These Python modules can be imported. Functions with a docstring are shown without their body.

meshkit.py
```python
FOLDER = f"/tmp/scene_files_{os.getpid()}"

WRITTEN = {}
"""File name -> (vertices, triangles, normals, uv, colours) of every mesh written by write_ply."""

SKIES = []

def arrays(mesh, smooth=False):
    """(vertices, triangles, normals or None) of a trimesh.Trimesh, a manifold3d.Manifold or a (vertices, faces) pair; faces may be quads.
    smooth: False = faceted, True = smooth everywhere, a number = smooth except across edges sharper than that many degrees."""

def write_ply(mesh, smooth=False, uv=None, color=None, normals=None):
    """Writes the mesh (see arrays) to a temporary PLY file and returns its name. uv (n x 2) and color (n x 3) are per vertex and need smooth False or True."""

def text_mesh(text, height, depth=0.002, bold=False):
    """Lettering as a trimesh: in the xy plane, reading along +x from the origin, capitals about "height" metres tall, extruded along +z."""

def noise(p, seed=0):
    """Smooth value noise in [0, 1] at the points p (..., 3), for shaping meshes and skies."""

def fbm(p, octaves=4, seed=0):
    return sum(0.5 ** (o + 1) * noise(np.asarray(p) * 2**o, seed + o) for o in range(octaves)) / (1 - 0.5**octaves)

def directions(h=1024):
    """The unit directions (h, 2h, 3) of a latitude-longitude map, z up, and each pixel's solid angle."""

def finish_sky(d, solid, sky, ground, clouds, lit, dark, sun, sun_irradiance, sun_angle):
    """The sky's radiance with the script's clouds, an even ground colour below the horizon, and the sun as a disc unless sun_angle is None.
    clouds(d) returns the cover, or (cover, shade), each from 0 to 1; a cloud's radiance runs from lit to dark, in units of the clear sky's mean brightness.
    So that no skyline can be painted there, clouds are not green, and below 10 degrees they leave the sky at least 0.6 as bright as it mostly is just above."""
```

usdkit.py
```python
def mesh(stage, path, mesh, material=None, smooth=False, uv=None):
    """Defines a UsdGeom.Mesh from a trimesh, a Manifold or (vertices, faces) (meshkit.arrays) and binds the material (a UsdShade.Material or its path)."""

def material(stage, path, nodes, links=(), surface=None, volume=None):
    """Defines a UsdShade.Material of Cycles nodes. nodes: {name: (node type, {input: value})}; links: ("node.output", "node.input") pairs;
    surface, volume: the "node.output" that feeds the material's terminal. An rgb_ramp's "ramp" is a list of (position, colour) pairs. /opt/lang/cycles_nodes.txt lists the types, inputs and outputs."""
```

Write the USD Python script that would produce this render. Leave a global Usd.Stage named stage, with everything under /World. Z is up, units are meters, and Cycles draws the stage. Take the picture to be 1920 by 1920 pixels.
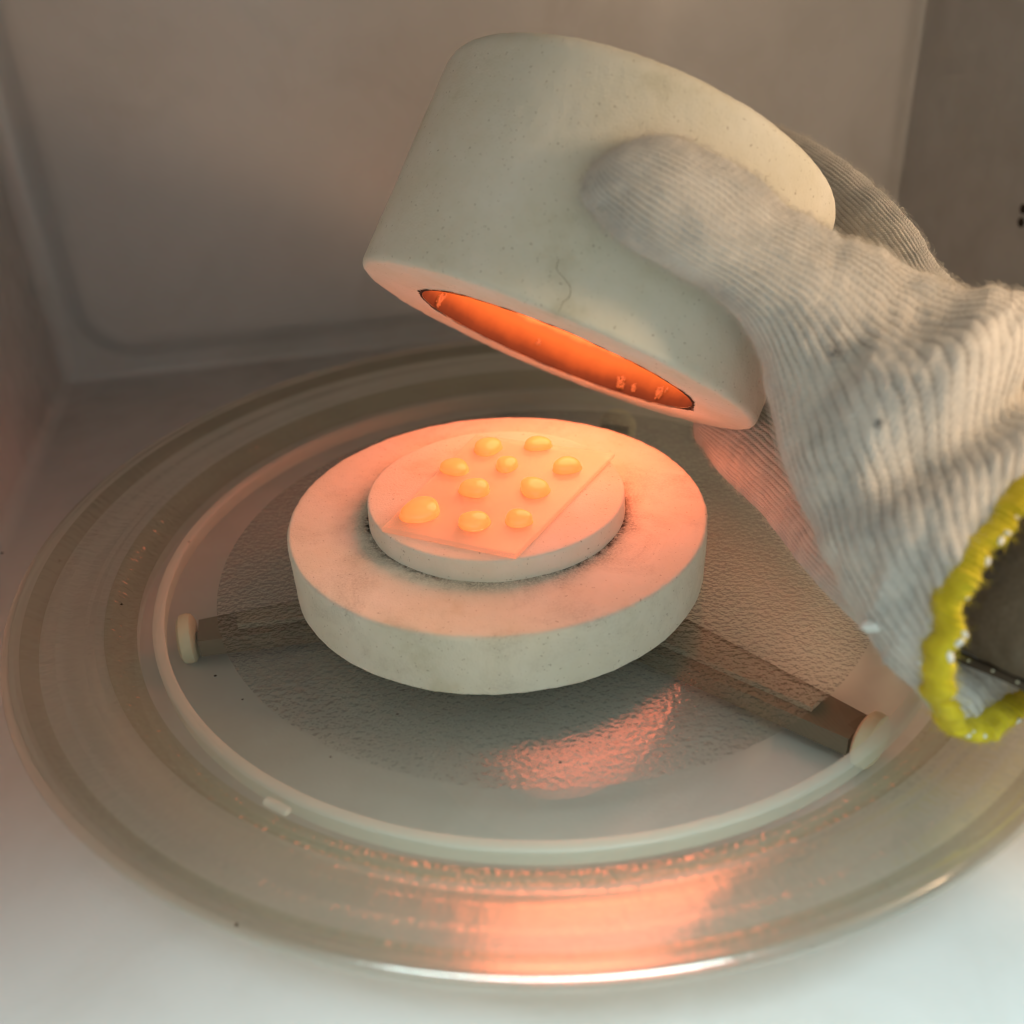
import math
import numpy as np
import trimesh
import manifold3d as m3
import usdkit, meshkit
from pxr import Usd, UsdGeom, UsdLux, UsdShade, Gf, Sdf, Vt

stage = Usd.Stage.CreateInMemory()
UsdGeom.SetStageUpAxis(stage, UsdGeom.Tokens.z)
UsdGeom.SetStageMetersPerUnit(stage, 1.0)
W = UsdGeom.Xform.Define(stage, '/World')
rng = np.random.default_rng(7)

# ------------------------------------------------------------------ camera
FPX, EL, DIST, ROLL = 1939.985, 0.5455, 0.3219, -0.051
FW = np.array([0, math.cos(EL), -math.sin(EL)])
_r = np.array([1.0, 0, 0]); _u = np.cross(_r, FW)
RT = math.cos(ROLL) * _r + math.sin(ROLL) * _u
UP = -math.sin(ROLL) * _r + math.cos(ROLL) * _u
EYE = np.array([-0.0098, -0.008, 0.02]) - DIST * FW
cam = UsdGeom.Camera.Define(stage, '/World/camera')
HA = 23.5
cam.CreateHorizontalApertureAttr(HA); cam.CreateVerticalApertureAttr(HA)
cam.CreateFocalLengthAttr(FPX / 1920 * HA)
cam.CreateClippingRangeAttr(Gf.Vec2f(0.01, 50))
cam.CreateFStopAttr(5.2); cam.CreateFocusDistanceAttr(0.308)
cam.CreateExposureAttr(0.0)
UsdGeom.Xformable(cam).AddTransformOp().Set(Gf.Matrix4d(*[float(x) for row in
    (list(RT) + [0], list(UP) + [0], list(-FW) + [0], list(EYE) + [1]) for x in row]))

def at(x, y, depth):
    """the point of the place seen at pixel (x, y) of the 1920 px photograph, depth metres along the view"""
    return EYE + (FW + RT * (x - 960) / FPX - UP * (y - 960) / FPX) * depth

# ------------------------------------------------------------------ lights
YAW = math.radians(9.2)                 # the oven stands turned a little to the camera
def oven(x, y, z=0.0):
    return np.array([x * math.cos(YAW) - y * math.sin(YAW), x * math.sin(YAW) + y * math.cos(YAW), z])

def rect_light(path, pos, target, w, h, color, intensity):
    l = UsdLux.RectLight.Define(stage, path)
    l.CreateWidthAttr(w); l.CreateHeightAttr(h); l.CreateColorAttr(Gf.Vec3f(*color)); l.CreateIntensityAttr(intensity)
    z = np.asarray(pos) - np.asarray(target); z = z / np.linalg.norm(z)
    x = np.cross([0, 0, 1], z); x /= np.linalg.norm(x); y = np.cross(z, x)
    UsdGeom.Xformable(l).AddTransformOp().Set(Gf.Matrix4d(*[float(a) for row in
        (list(x) + [0], list(y) + [0], list(z) + [0], list(pos) + [1]) for a in row]))
    return l

rect_light('/World/room_window_light', (-0.03, -0.50, 0.18), (0, 0, 0.02), 0.40, 0.20, (0.74, 1.0, 0.92), 0.50)
rect_light('/World/room_ceiling_light', (-0.05, -0.46, 0.82), (-0.02, -0.15, 0), 0.7, 0.30, (0.78, 1.0, 1.0), 18.0)
rect_light('/World/oven_lamp', oven(0.238, -0.170, 0.178), oven(0.06, 0.0, 0.075), 0.085, 0.085, (1.0, 0.66, 0.40), 33.0)
dome = UsdLux.DomeLight.Define(stage, '/World/room_light')
dome.CreateColorAttr(Gf.Vec3f(0.90, 1.0, 0.99)); dome.CreateIntensityAttr(0.175)

# ------------------------------------------------------------------ helpers
used = {}
def numbered(parent, name):
    k = (parent, name); n = used.get(k, 0); used[k] = n + 1
    return f'{parent}/{name}' + (f'_{n:03d}' if n else '')

def tag(p, label=None, cat=None, group=None, kind=None):
    p = p.GetPrim() if hasattr(p, 'GetPrim') else p
    for k, v in (('label', label), ('category', cat), ('group', group), ('kind', kind)):
        if v: p.SetCustomDataByKey(k, v)
    return p

def thing(name, label, cat, loc=(0, 0, 0), rotz=0.0, group=None):
    x = UsdGeom.Xform.Define(stage, numbered('/World', name))
    x.AddTranslateOp().Set(Gf.Vec3d(*map(float, loc)))
    if rotz: x.AddRotateZOp().Set(math.degrees(rotz))
    tag(x, label, cat, group)
    return x

def obj(name, mesh, mat, parent=None, smooth=35, uv=None):
    base = str(parent.GetPath()) if parent is not None else '/World'
    return usdkit.mesh(stage, numbered(base, name), mesh, mat, smooth, uv)

def lathe(profile, n=256):
    m = trimesh.creation.revolve(np.asarray(profile, float), sections=n)
    return m

def lathe_uv(profile, n=360):
    p = np.asarray(profile, float); a = np.linspace(0, 2 * math.pi, n + 1)
    V = np.stack([p[:, 0][:, None] * np.cos(a), p[:, 0][:, None] * np.sin(a), np.broadcast_to(p[:, 1][:, None], (len(p), n + 1))], -1)
    uv = np.stack([np.broadcast_to(a * .145, (len(p), n + 1)), np.broadcast_to(p[:, 0][:, None], (len(p), n + 1))], -1)
    i = np.arange(len(p) * (n + 1)).reshape(len(p), n + 1)
    f = np.concatenate([np.stack([i[:-1, :-1], i[1:, :-1], i[1:, 1:]], -1).reshape(-1, 3), np.stack([i[:-1, :-1], i[1:, 1:], i[:-1, 1:]], -1).reshape(-1, 3)])
    return trimesh.Trimesh(V.reshape(-1, 3), f, process=False), uv.reshape(-1, 2)

def rounded_box(sx, sy, sz, r, seg=16):
    s = m3.Manifold.sphere(r, seg)
    return m3.Manifold.batch_hull([s.translate([a * (sx / 2 - r), b * (sy / 2 - r), c * (sz / 2 - r)])
                                   for a in (-1, 1) for b in (-1, 1) for c in (-1, 1)])

def arc(cx, cz, r, a0, a1, n=6):
    t = np.radians(np.linspace(a0, a1, n))
    return [(cx + r * math.cos(a), cz + r * math.sin(a)) for a in t]

def mat(name, nodes, links=(), surface='p.BSDF', volume=None):
    return usdkit.material(stage, f'/World/Looks/{name}', nodes, links, surface=surface, volume=volume)

UsdGeom.Scope.Define(stage, '/World/Looks')

# ------------------------------------------------------------------ materials
M = {}
M['enamel'] = mat('enamel', {
    'tc': ('texture_coordinate', {}),
    'n': ('noise_texture', {'scale': 11.0, 'detail': 7.0, 'roughness': 0.62, 'distortion': 0.8}),
    'rn': ('noise_texture', {'scale': 32.0, 'detail': 5.0}), 'ro': ('map_range', {'from_min': 0.35, 'from_max': 0.7, 'to_min': 0.24, 'to_max': 0.46, 'clamp': True}),
    'r': ('rgb_ramp', {'ramp': [(0.25, (0.52, 0.505, 0.48)), (0.5, (0.59, 0.585, 0.575)), (0.75, (0.61, 0.605, 0.595))]}),
    's': ('noise_texture', {'scale': 180.0, 'detail': 1.0}),
    'sr': ('rgb_ramp', {'ramp': [(0.165, (0.2, 0.15, 0.1)), (0.18, (1, 1, 1))]}),
    'm': ('mix_color', {'blend_type': 'multiply', 'fac': 1.0}),
    'bn': ('noise_texture', {'scale': 900.0, 'detail': 2.0}),
    'b': ('bump', {'strength': 0.12, 'distance': 0.0004}),
    'p': ('principled_bsdf', {'roughness': 0.33, 'specular_ior_level': 0.5})},
    [('tc.object', 'rn.vector'), ('rn.fac', 'ro.value'), ('ro.result', 'p.roughness'), ('tc.object', 'n.vector'), ('tc.object', 's.vector'), ('tc.object', 'bn.vector'), ('n.fac', 'r.fac'), ('s.fac', 'sr.fac'),
     ('r.color', 'm.a'), ('sr.color', 'm.b'), ('m.result', 'p.base_color'), ('bn.fac', 'b.height'), ('b.normal', 'p.normal')])

def ceramic(name, extra_nodes=None, extra_links=None, final='m.result'):
    nodes = {
        'tc': ('texture_coordinate', {}),
        'n': ('noise_texture', {'scale': 34.0, 'detail': 8.0, 'roughness': 0.66}),
        'r': ('rgb_ramp', {'ramp': [(0.28, (0.66, 0.61, 0.46)), (0.42, (0.77, 0.73, 0.60)), (0.7, (0.83, 0.80, 0.70))]}),
        's': ('noise_texture', {'scale': 900.0, 'detail': 2.0, 'roughness': 0.6}),
        'sr': ('rgb_ramp', {'ramp': [(0.26, (0.50, 0.45, 0.38)), (0.34, (1, 1, 1))]}),
        'm': ('mix_color', {'blend_type': 'multiply', 'fac': 0.75}),
        'bn': ('noise_texture', {'scale': 1500.0, 'detail': 3.0, 'roughness': 0.65}),
        'b': ('bump', {'strength': 0.5, 'distance': 0.0004}),
        'p': ('principled_bsdf', {'roughness': 0.95, 'specular_ior_level': 0.15, 'diffuse_roughness': 0.6})}
    links = [('tc.object', 'n.vector'), ('tc.object', 's.vector'), ('tc.object', 'bn.vector'), ('n.fac', 'r.fac'), ('s.fac', 'sr.fac'),
             ('r.color', 'm.a'), ('sr.color', 'm.b'), ('bn.fac', 'b.height'), ('b.normal', 'p.normal')]
    nodes.update(extra_nodes or {}); links += extra_links or []
    links.append((final, 'p.base_color'))
    return mat(name, nodes, links)

M['lid_ceramic'] = ceramic('lid_ceramic')
# soot that has gathered round the foot of the raised platform, plus smudges
RP = 0.0397
M['base_ceramic'] = ceramic('base_ceramic', {
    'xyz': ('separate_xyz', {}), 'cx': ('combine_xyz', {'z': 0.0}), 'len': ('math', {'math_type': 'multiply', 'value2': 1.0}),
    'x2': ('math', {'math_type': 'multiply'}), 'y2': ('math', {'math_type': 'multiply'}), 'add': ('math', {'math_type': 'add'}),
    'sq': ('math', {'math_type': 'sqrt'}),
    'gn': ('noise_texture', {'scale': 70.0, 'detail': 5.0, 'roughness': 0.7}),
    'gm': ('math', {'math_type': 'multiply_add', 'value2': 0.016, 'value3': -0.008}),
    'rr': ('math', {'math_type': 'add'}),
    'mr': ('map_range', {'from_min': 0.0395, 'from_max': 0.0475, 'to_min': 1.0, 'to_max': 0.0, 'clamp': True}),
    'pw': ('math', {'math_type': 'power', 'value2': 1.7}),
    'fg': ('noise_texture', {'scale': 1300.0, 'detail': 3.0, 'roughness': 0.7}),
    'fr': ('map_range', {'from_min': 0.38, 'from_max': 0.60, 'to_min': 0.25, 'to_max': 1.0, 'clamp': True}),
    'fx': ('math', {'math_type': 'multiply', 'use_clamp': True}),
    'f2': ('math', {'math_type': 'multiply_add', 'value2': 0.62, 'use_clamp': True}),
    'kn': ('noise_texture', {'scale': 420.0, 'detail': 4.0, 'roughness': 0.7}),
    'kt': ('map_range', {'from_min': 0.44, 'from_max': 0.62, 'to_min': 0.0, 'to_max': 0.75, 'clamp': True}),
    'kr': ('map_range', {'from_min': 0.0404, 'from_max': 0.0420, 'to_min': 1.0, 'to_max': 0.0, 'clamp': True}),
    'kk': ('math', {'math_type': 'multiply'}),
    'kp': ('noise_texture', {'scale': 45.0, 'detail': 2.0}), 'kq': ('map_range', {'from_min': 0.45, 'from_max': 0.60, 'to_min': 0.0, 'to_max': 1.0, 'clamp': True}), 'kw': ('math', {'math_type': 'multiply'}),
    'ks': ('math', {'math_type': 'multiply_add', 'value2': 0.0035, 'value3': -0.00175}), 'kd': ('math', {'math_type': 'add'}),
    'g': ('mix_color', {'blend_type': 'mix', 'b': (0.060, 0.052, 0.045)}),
    'dn': ('noise_texture', {'scale': 38.0, 'detail': 6.0, 'roughness': 0.7, 'distortion': 0.6}),
    'dr': ('map_range', {'from_min': 0.50, 'from_max': 0.72, 'to_min': 0.0, 'to_max': 0.45, 'clamp': True}),
    'dm': ('math', {'math_type': 'multiply'}),
    'd': ('mix_color', {'blend_type': 'mix', 'b': (0.34, 0.29, 0.21)})},
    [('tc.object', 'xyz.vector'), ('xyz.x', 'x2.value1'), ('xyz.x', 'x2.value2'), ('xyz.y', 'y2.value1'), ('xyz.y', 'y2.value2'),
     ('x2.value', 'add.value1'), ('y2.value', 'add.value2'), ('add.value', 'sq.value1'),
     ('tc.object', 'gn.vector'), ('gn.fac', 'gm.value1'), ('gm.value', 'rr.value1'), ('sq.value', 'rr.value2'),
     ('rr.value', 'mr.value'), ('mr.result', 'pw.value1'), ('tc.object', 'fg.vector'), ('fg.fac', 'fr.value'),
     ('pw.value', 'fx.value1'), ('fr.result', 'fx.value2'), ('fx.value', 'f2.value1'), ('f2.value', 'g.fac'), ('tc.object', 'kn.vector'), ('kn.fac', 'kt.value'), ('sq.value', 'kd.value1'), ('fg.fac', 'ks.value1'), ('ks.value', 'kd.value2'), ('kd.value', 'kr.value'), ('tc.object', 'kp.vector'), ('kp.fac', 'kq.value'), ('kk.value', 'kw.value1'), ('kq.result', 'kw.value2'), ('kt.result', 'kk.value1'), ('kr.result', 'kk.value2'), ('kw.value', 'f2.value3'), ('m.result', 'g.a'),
     ('tc.object', 'dn.vector'), ('dn.fac', 'dr.value'), ('dr.result', 'dm.value1'), ('fr.result', 'dm.value2'), ('dm.value', 'd.fac'), ('g.result', 'd.a')], 'd.result')

M['platform_ceramic'] = ceramic('platform_ceramic')

def pane(name, tint, nscale, strength, dist, stretch=(1, 1, 1), rough=0.02, refr=0.0, refl=0.045, coord='object', ior2=1.12):
    nodes = {
        'tc': ('texture_coordinate', {}),
        'mp': ('mapping', {'scale': stretch}),
        'n': ('noise_texture', {'scale': nscale, 'detail': 2.0, 'roughness': 0.45}),
        'b': ('bump', {'strength': strength, 'distance': dist}), 'b2': ('bump', {'strength': min(1.0, strength * 3), 'distance': dist * 1.6}),
        'lw': ('layer_weight', {'blend': 0.5}), 'p5': ('math', {'math_type': 'power', 'value2': 4.0}),
        'f': ('math', {'math_type': 'multiply_add', 'value2': 0.85, 'value3': refl}),
        't': ('transparent_bsdf', {'color': tint}),
        'g': ('glossy_bsdf', {'color': (0.95, 0.97, 0.95), 'roughness': rough}),
        'mx': ('mix_closure', {})}
    links = [('tc.' + coord, 'mp.vector'), ('mp.vector', 'n.vector'), ('n.fac', 'b.height'), ('b.normal', 'lw.normal'), ('b.normal', 'g.normal'),
             ('lw.facing', 'p5.value1'), ('p5.value', 'f.value1'), ('f.value', 'mx.fac'), ('g.BSDF', 'mx.closure2')]
    if refr:
        nodes['rf'] = ('refraction_bsdf', {'color': tint, 'IOR': ior2, 'roughness': 0.0})
        nodes['m2'] = ('mix_closure', {'fac': refr})
        links += [('n.fac', 'b2.height'), ('b2.normal', 'rf.normal'), ('t.BSDF', 'm2.closure1'), ('rf.BSDF', 'm2.closure2'), ('m2.closure', 'mx.closure1')]
    else:
        links.append(('t.BSDF', 'mx.closure1'))
    return mat(name, nodes, links, surface='mx.closure')

M['clear_glass'] = pane('clear_glass', (0.975, 0.985, 0.96), 60.0, 0.04, 0.0004)
M['under_glass'] = pane('under_glass', (0.985, 0.99, 0.97), 60.0, 0.02, 0.0004, refl=0.02)
M['stipple_glass'] = pane('stipple_glass', (0.97, 0.98, 0.95), 620.0, 0.22, 0.0006, rough=0.09, refr=0.34, ior2=1.22)
M['ripple_glass'] = pane('ripple_glass', (0.96, 0.98, 0.95), 620.0, 0.7, 0.0009, stretch=(1, .22, 1), rough=0.10, refr=0.25, refl=0.12, coord='UV', ior2=1.25)
M['step_glass'] = pane('step_glass', (0.78, 0.77, 0.66), 560.0, 0.9, 0.0009, stretch=(1, .6, 1), refr=0.2, refl=0.09, coord='UV', ior2=1.25)
M['bevel_glass'] = pane('bevel_glass', (0.77, 0.75, 0.66), 420.0, 0.8, 0.0007, stretch=(1, .15, 1), refr=0.2, refl=0.08, coord='UV', ior2=1.3)
M['lip_glass'] = pane('lip_glass', (0.92, 0.90, 0.84), 300.0, 0.2, 0.0004, stretch=(1, .2, 1), refl=0.22, coord='UV', rough=0.15)
M['frosted_ridge'] = mat('frosted_ridge', {
    't': ('transparent_bsdf', {'color': (0.95, 0.96, 0.92)}), 'mx': ('mix_closure', {'fac': 0.38}),
    'p': ('principled_bsdf', {'base_color': (0.74, 0.76, 0.69), 'roughness': 0.3})}, [('t.BSDF', 'mx.closure1'), ('p.BSDF', 'mx.closure2')], surface='mx.closure')

M['dark_plastic'] = mat('dark_plastic', {
    'n': ('noise_texture', {'scale': 40.0, 'detail': 3.0}), 'tc': ('texture_coordinate', {}),
    'r': ('rgb_ramp', {'ramp': [(0.3, (0.14, 0.11, 0.075)), (0.7, (0.19, 0.155, 0.11))]}),
    'p': ('principled_bsdf', {'roughness': 0.35})}, [('tc.object', 'n.vector'), ('n.fac', 'r.fac'), ('r.color', 'p.base_color')])
M['arm_top'] = mat('arm_top', {
    'n': ('noise_texture', {'scale': 40.0, 'detail': 3.0}), 'tc': ('texture_coordinate', {}),
    'r': ('rgb_ramp', {'ramp': [(0.3, (0.31, 0.275, 0.215)), (0.7, (0.37, 0.33, 0.26))]}),
    'p': ('principled_bsdf', {'roughness': 0.35})}, [('tc.object', 'n.vector'), ('n.fac', 'r.fac'), ('r.color', 'p.base_color')])
M['wheel_plastic'] = mat('wheel_plastic', {'p': ('principled_bsdf', {'base_color': (0.72, 0.68, 0.50), 'roughness': 0.4})})

M['hot_lining'] = mat('hot_lining', {
    'tc': ('texture_coordinate', {}), 'xyz': ('separate_xyz', {}),
    'n': ('noise_texture', {'scale': 80.0, 'detail': 5.0, 'roughness': 0.6}),
    'na': ('math', {'math_type': 'multiply_add', 'value2': 0.005, 'value3': -0.0025}),
    'za': ('math', {'math_type': 'add'}),
    'mr': ('map_range', {'from_min': 0.0, 'from_max': 0.026, 'to_min': 0.0, 'to_max': 1.0, 'clamp': True}),
    'r': ('rgb_ramp', {'ramp': [(0.0, (0.05, 0.009, 0.004)), (0.10, (0.20, 0.028, 0.007)), (0.22, (0.66, 0.09, 0.015)), (0.36, (1.0, 0.165, 0.027)), (0.8, (1.0, 0.20, 0.07)), (1.0, (1.0, 0.21, 0.105))]}),
    'st': ('map_range', {'from_min': 0.45, 'from_max': 1.0, 'to_min': 1.0, 'to_max': 10.0, 'clamp': True}),
    'p': ('principled_bsdf', {'base_color': (0.045, 0.028, 0.018), 'specular_ior_level': 0.05, 'roughness': 0.9})},
    [('tc.object', 'xyz.vector'), ('tc.object', 'n.vector'), ('n.fac', 'na.value1'), ('na.value', 'za.value1'), ('xyz.z', 'za.value2'),
     ('za.value', 'mr.value'), ('mr.result', 'r.fac'), ('mr.result', 'st.value'), ('r.color', 'p.emission_color'), ('st.result', 'p.emission_strength')])
M['char'] = mat('char', {'p': ('principled_bsdf', {'base_color': (0.035, 0.022, 0.015), 'roughness': 0.95})})

M['hot_sheet'] = mat('hot_sheet', {
    't': ('transparent_bsdf', {'color': (0.99, 0.93, 0.90)}), 'lw': ('layer_weight', {'blend': 0.5}),
    'mr': ('map_range', {'from_min': 0.35, 'from_max': 0.95, 'to_min': 0.27, 'to_max': 0.62, 'clamp': True}), 'mx': ('mix_closure', {}),
    'p': ('principled_bsdf', {'base_color': (0.82, 0.75, 0.62), 'roughness': 0.2, 'emission_color': (1.0, 0.30, 0.13), 'emission_strength': 0.24})},
    [('lw.facing', 'mr.value'), ('mr.result', 'mx.fac'), ('t.BSDF', 'mx.closure1'), ('p.BSDF', 'mx.closure2')], surface='mx.closure')
M['hot_drop'] = mat('hot_drop', {
    'tc': ('texture_coordinate', {}), 'xyz': ('separate_xyz', {}), 'nn': ('noise_texture', {'scale': 160.0, 'detail': 2.0}),
    'ad': ('math', {'math_type': 'multiply_add', 'value2': 190.0, 'value3': 0.18}), 'am': ('mix_float', {'fac': 0.45}),
    'r': ('rgb_ramp', {'ramp': [(0.2, (1.0, 0.21, 0.04)), (0.55, (1.0, 0.34, 0.07)), (0.9, (1.0, 0.44, 0.13))]}),
    'p': ('principled_bsdf', {'base_color': (1.0, 0.56, 0.24), 'roughness': 0.10, 'transmission_weight': 0.30, 'ior': 1.5, 'emission_strength': 0.43})},
    [('tc.object', 'xyz.vector'), ('tc.object', 'nn.vector'), ('xyz.z', 'ad.value1'), ('ad.value', 'am.a'), ('nn.fac', 'am.b'), ('am.result', 'r.fac'), ('r.color', 'p.emission_color')])

# ------------------------------------------------------------------ microwave oven (the background)
ov = thing('microwave_oven', 'white enamelled inside of a microwave oven with scuffed walls behind the glass turntable', 'microwave oven', rotz=YAW)
FZ = -0.020
XL, XR, YB, YF, ZT = -0.1967, 0.2485, 0.2402, -0.215, 0.205
def oven_local(p):
    x, y = p[0], p[1]
    return np.array([x * math.cos(YAW) + y * math.sin(YAW), -x * math.sin(YAW) + y * math.cos(YAW), p[2]])
def box(x0, x1, y0, y1, z0, z1):
    b = trimesh.creation.box([x1 - x0, y1 - y0, z1 - z0]); b.apply_translation([(x0 + x1) / 2, (y0 + y1) / 2, (z0 + z1) / 2]); return b
obj('floor', box(XL - .01, XR + .01, YF, YB + .01, FZ - .006, FZ), M['enamel'], ov)
obj('back_wall', box(XL - .01, XR + .01, YB, YB + .006, FZ + .001, ZT), M['enamel'], ov)
obj('left_wall', box(XL - .006, XL, YF, YB - .0005, FZ + .001, ZT), M['enamel'], ov)
obj('right_wall', box(XR, XR + .006, YF, YB - .0005, FZ + .001, ZT), M['enamel'], ov)
obj('ceiling', box(XL - .01, XR + .01, YF, YB + .01, ZT, ZT + .006), M['enamel'], ov)
# raised back panel with rounded corners, pressed into the sheet metal
from shapely.geometry import box as sbox
panel = sbox(XL + .020, FZ + .020, XR - .012, ZT - .01).buffer(-.020).buffer(.030, quad_segs=12)
layers = []
def ring3(poly, y, n=400):
    L = poly.exterior.length
    pts = np.array([poly.exterior.interpolate(t * L).coords[0] for t in np.linspace(0, 1, n, endpoint=False)])
    return np.c_[pts[:, 0], np.full(n, y), pts[:, 1]]
prof = [(0.000, YB - 0.0005), (-0.003, YB - 0.0012), (-0.007, YB - 0.004), (-0.010, YB - 0.0052), (-0.014, YB - 0.0055)]
rs = [ring3(panel.buffer(o, quad_segs=12), y) for o, y in prof]
V = np.vstack(rs + [[rs[-1].mean(0)]]); n = 400; Fc = []
for k in range(len(rs) - 1):
    for i in range(n):
        j = (i + 1) % n
        Fc += [(k * n + i, k * n + j, (k + 1) * n + j), (k * n + i, (k + 1) * n + j, (k + 1) * n + i)]
for i in range(n): Fc.append(((len(rs) - 1) * n + i, (len(rs) - 1) * n + (i + 1) % n, len(V) - 1))
pm = trimesh.Trimesh(V, Fc, process=False)
if pm.face_normals[-1][1] > 0: pm.invert()
obj('back_panel', pm, M['enamel'], ov, smooth=40)
# quarter-round coves along the floor and the left wall
def cove(p0, p1, a, b, r, nseg=8):
    """concave fillet from p0 to p1; a, b are the directions away from the corner along the two walls"""
    p0, p1, a, b = map(np.asarray, (p0, p1, a, b)); t = np.linspace(0, math.pi / 2, nseg)
    v = []
    for p in (p0, p1):
        for q in t: v.append(p + r * (1 - math.sin(q)) * a + r * (1 - math.cos(q)) * b)
    f = []
    for i in range(nseg - 1): f += [(i, i + 1, nseg + i + 1), (i, nseg + i + 1, nseg + i)]
    m = trimesh.Trimesh(v, f, process=False)
    if m.face_normals[0] @ (a + b) < 0: m.invert()
    return m
obj('cove', cove((XL, YF, FZ), (XL, YB, FZ), (1., 0, 0), (0, 0, 1.), 0.006), M['enamel'], ov, smooth=60)
obj('cove', cove((XL, YB, FZ), (XR, YB, FZ), (0, -1., 0), (0, 0, 1.), 0.004), M['enamel'], ov, smooth=60)
obj('cove', cove((XL, YB, FZ), (XL, YB, ZT), (1., 0, 0), (0, -1., 0), 0.008), M['enamel'], ov, smooth=60)

# ------------------------------------------------------------------ roller support under the plate
rl = thing('roller_support', 'dark three armed roller support on the oven floor seen through the glass turntable', 'roller support', (0, 0, FZ))
def arm_mesh(ang, w0, w1, r0, r1, z0, z1):
    pts = [(r0, -w0), (r1, -w1), (r1, w1), (r0, w0)]
    from shapely.geometry import Polygon
    m = trimesh.creation.extrude_polygon(Polygon(pts), z1 - z0, engine='earcut'); m.apply_translation([0, 0, z0])
    m.apply_transform(trimesh.transformations.rotation_matrix(ang, [0, 0, 1])); return m
for ang in (math.radians(191), math.radians(315.2), math.radians(71.5)):
    obj('arm', arm_mesh(ang, .0125, .0058, .010, .1125, .0045, .0105), M['dark_plastic'], rl, smooth=False)
    obj('arm_rib', arm_mesh(ang, .0080, .0031, .018, .100, .0107, .0125), M['arm_top'], rl, smooth=False)
    wheel = lathe([(0.0, -.0026), (.0062, -.0026), (.0077, -.0016), (.0080, 0), (.0077, .0016), (.0062, .0026), (0.0, .0026)], 40)
    wheel.apply_transform(trimesh.transformations.rotation_matrix(math.pi / 2, [0, 1, 0]))
    wheel.apply_translation([.1160, 0, .0081])
    wheel.apply_transform(trimesh.transformations.rotation_matrix(ang, [0, 0, 1]))
    wh = obj('wheel', wheel, M['wheel_plastic'], rl, smooth=40)
    ax = trimesh.creation.cylinder(.0016, .008, sections=16)
    ax.apply_transform(trimesh.transformations.rotation_matrix(math.pi / 2, [0, 1, 0])); ax.apply_translation([.1128, 0, .0081])
    ax.apply_transform(trimesh.transformations.rotation_matrix(ang, [0, 0, 1]))
    obj('axle', ax, M['dark_plastic'], wh, smooth=40)
obj('hub', lathe([(0, .012), (.013, .012), (.0145, .0105), (.0145, .002), (0, .002)], 48), M['dark_plastic'], rl)

# ------------------------------------------------------------------ glass turntable
tt = thing('glass_turntable', 'clear glass microwave turntable plate with stippled centre and raised rim under the kiln', 'turntable')
T = 0.004
obj('centre', lathe([(0, 0), (.1049, 0)], 256), M['stipple_glass'], tt, smooth=True)
obj('flat_band', lathe([(.1049, 0), (.1049, -.0002), (.1285, -.0002)], 256), M['clear_glass'], tt, smooth=40)
obj('underside', lathe([(.1285, -T), (0, -T)], 256), M['under_glass'], tt, smooth=True)
obj('ridge', lathe([(.1207, -T - .0004), (.1205, .0002), (.1209, .0006), (.1216, .0008), (.1230, .0008), (.1236, .0006), (.1240, .0002), (.1238, -T - .0004), (.1207, -T - .0004)], 256), M['frosted_ridge'], tt, smooth=40)
def ring_part(name, profile, material, smooth=True):
    m, uv = lathe_uv(profile); obj(name, m, material, tt, smooth=smooth, uv=uv)
ring_part('step', [(.1285, -.0002), (.1300, -.0001), (.1312, .0003), (.1326, .0014), (.1340, .0030), (.1350, .0040), (.1360, .0045), (.1368, .0047)], M['step_glass'])
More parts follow.
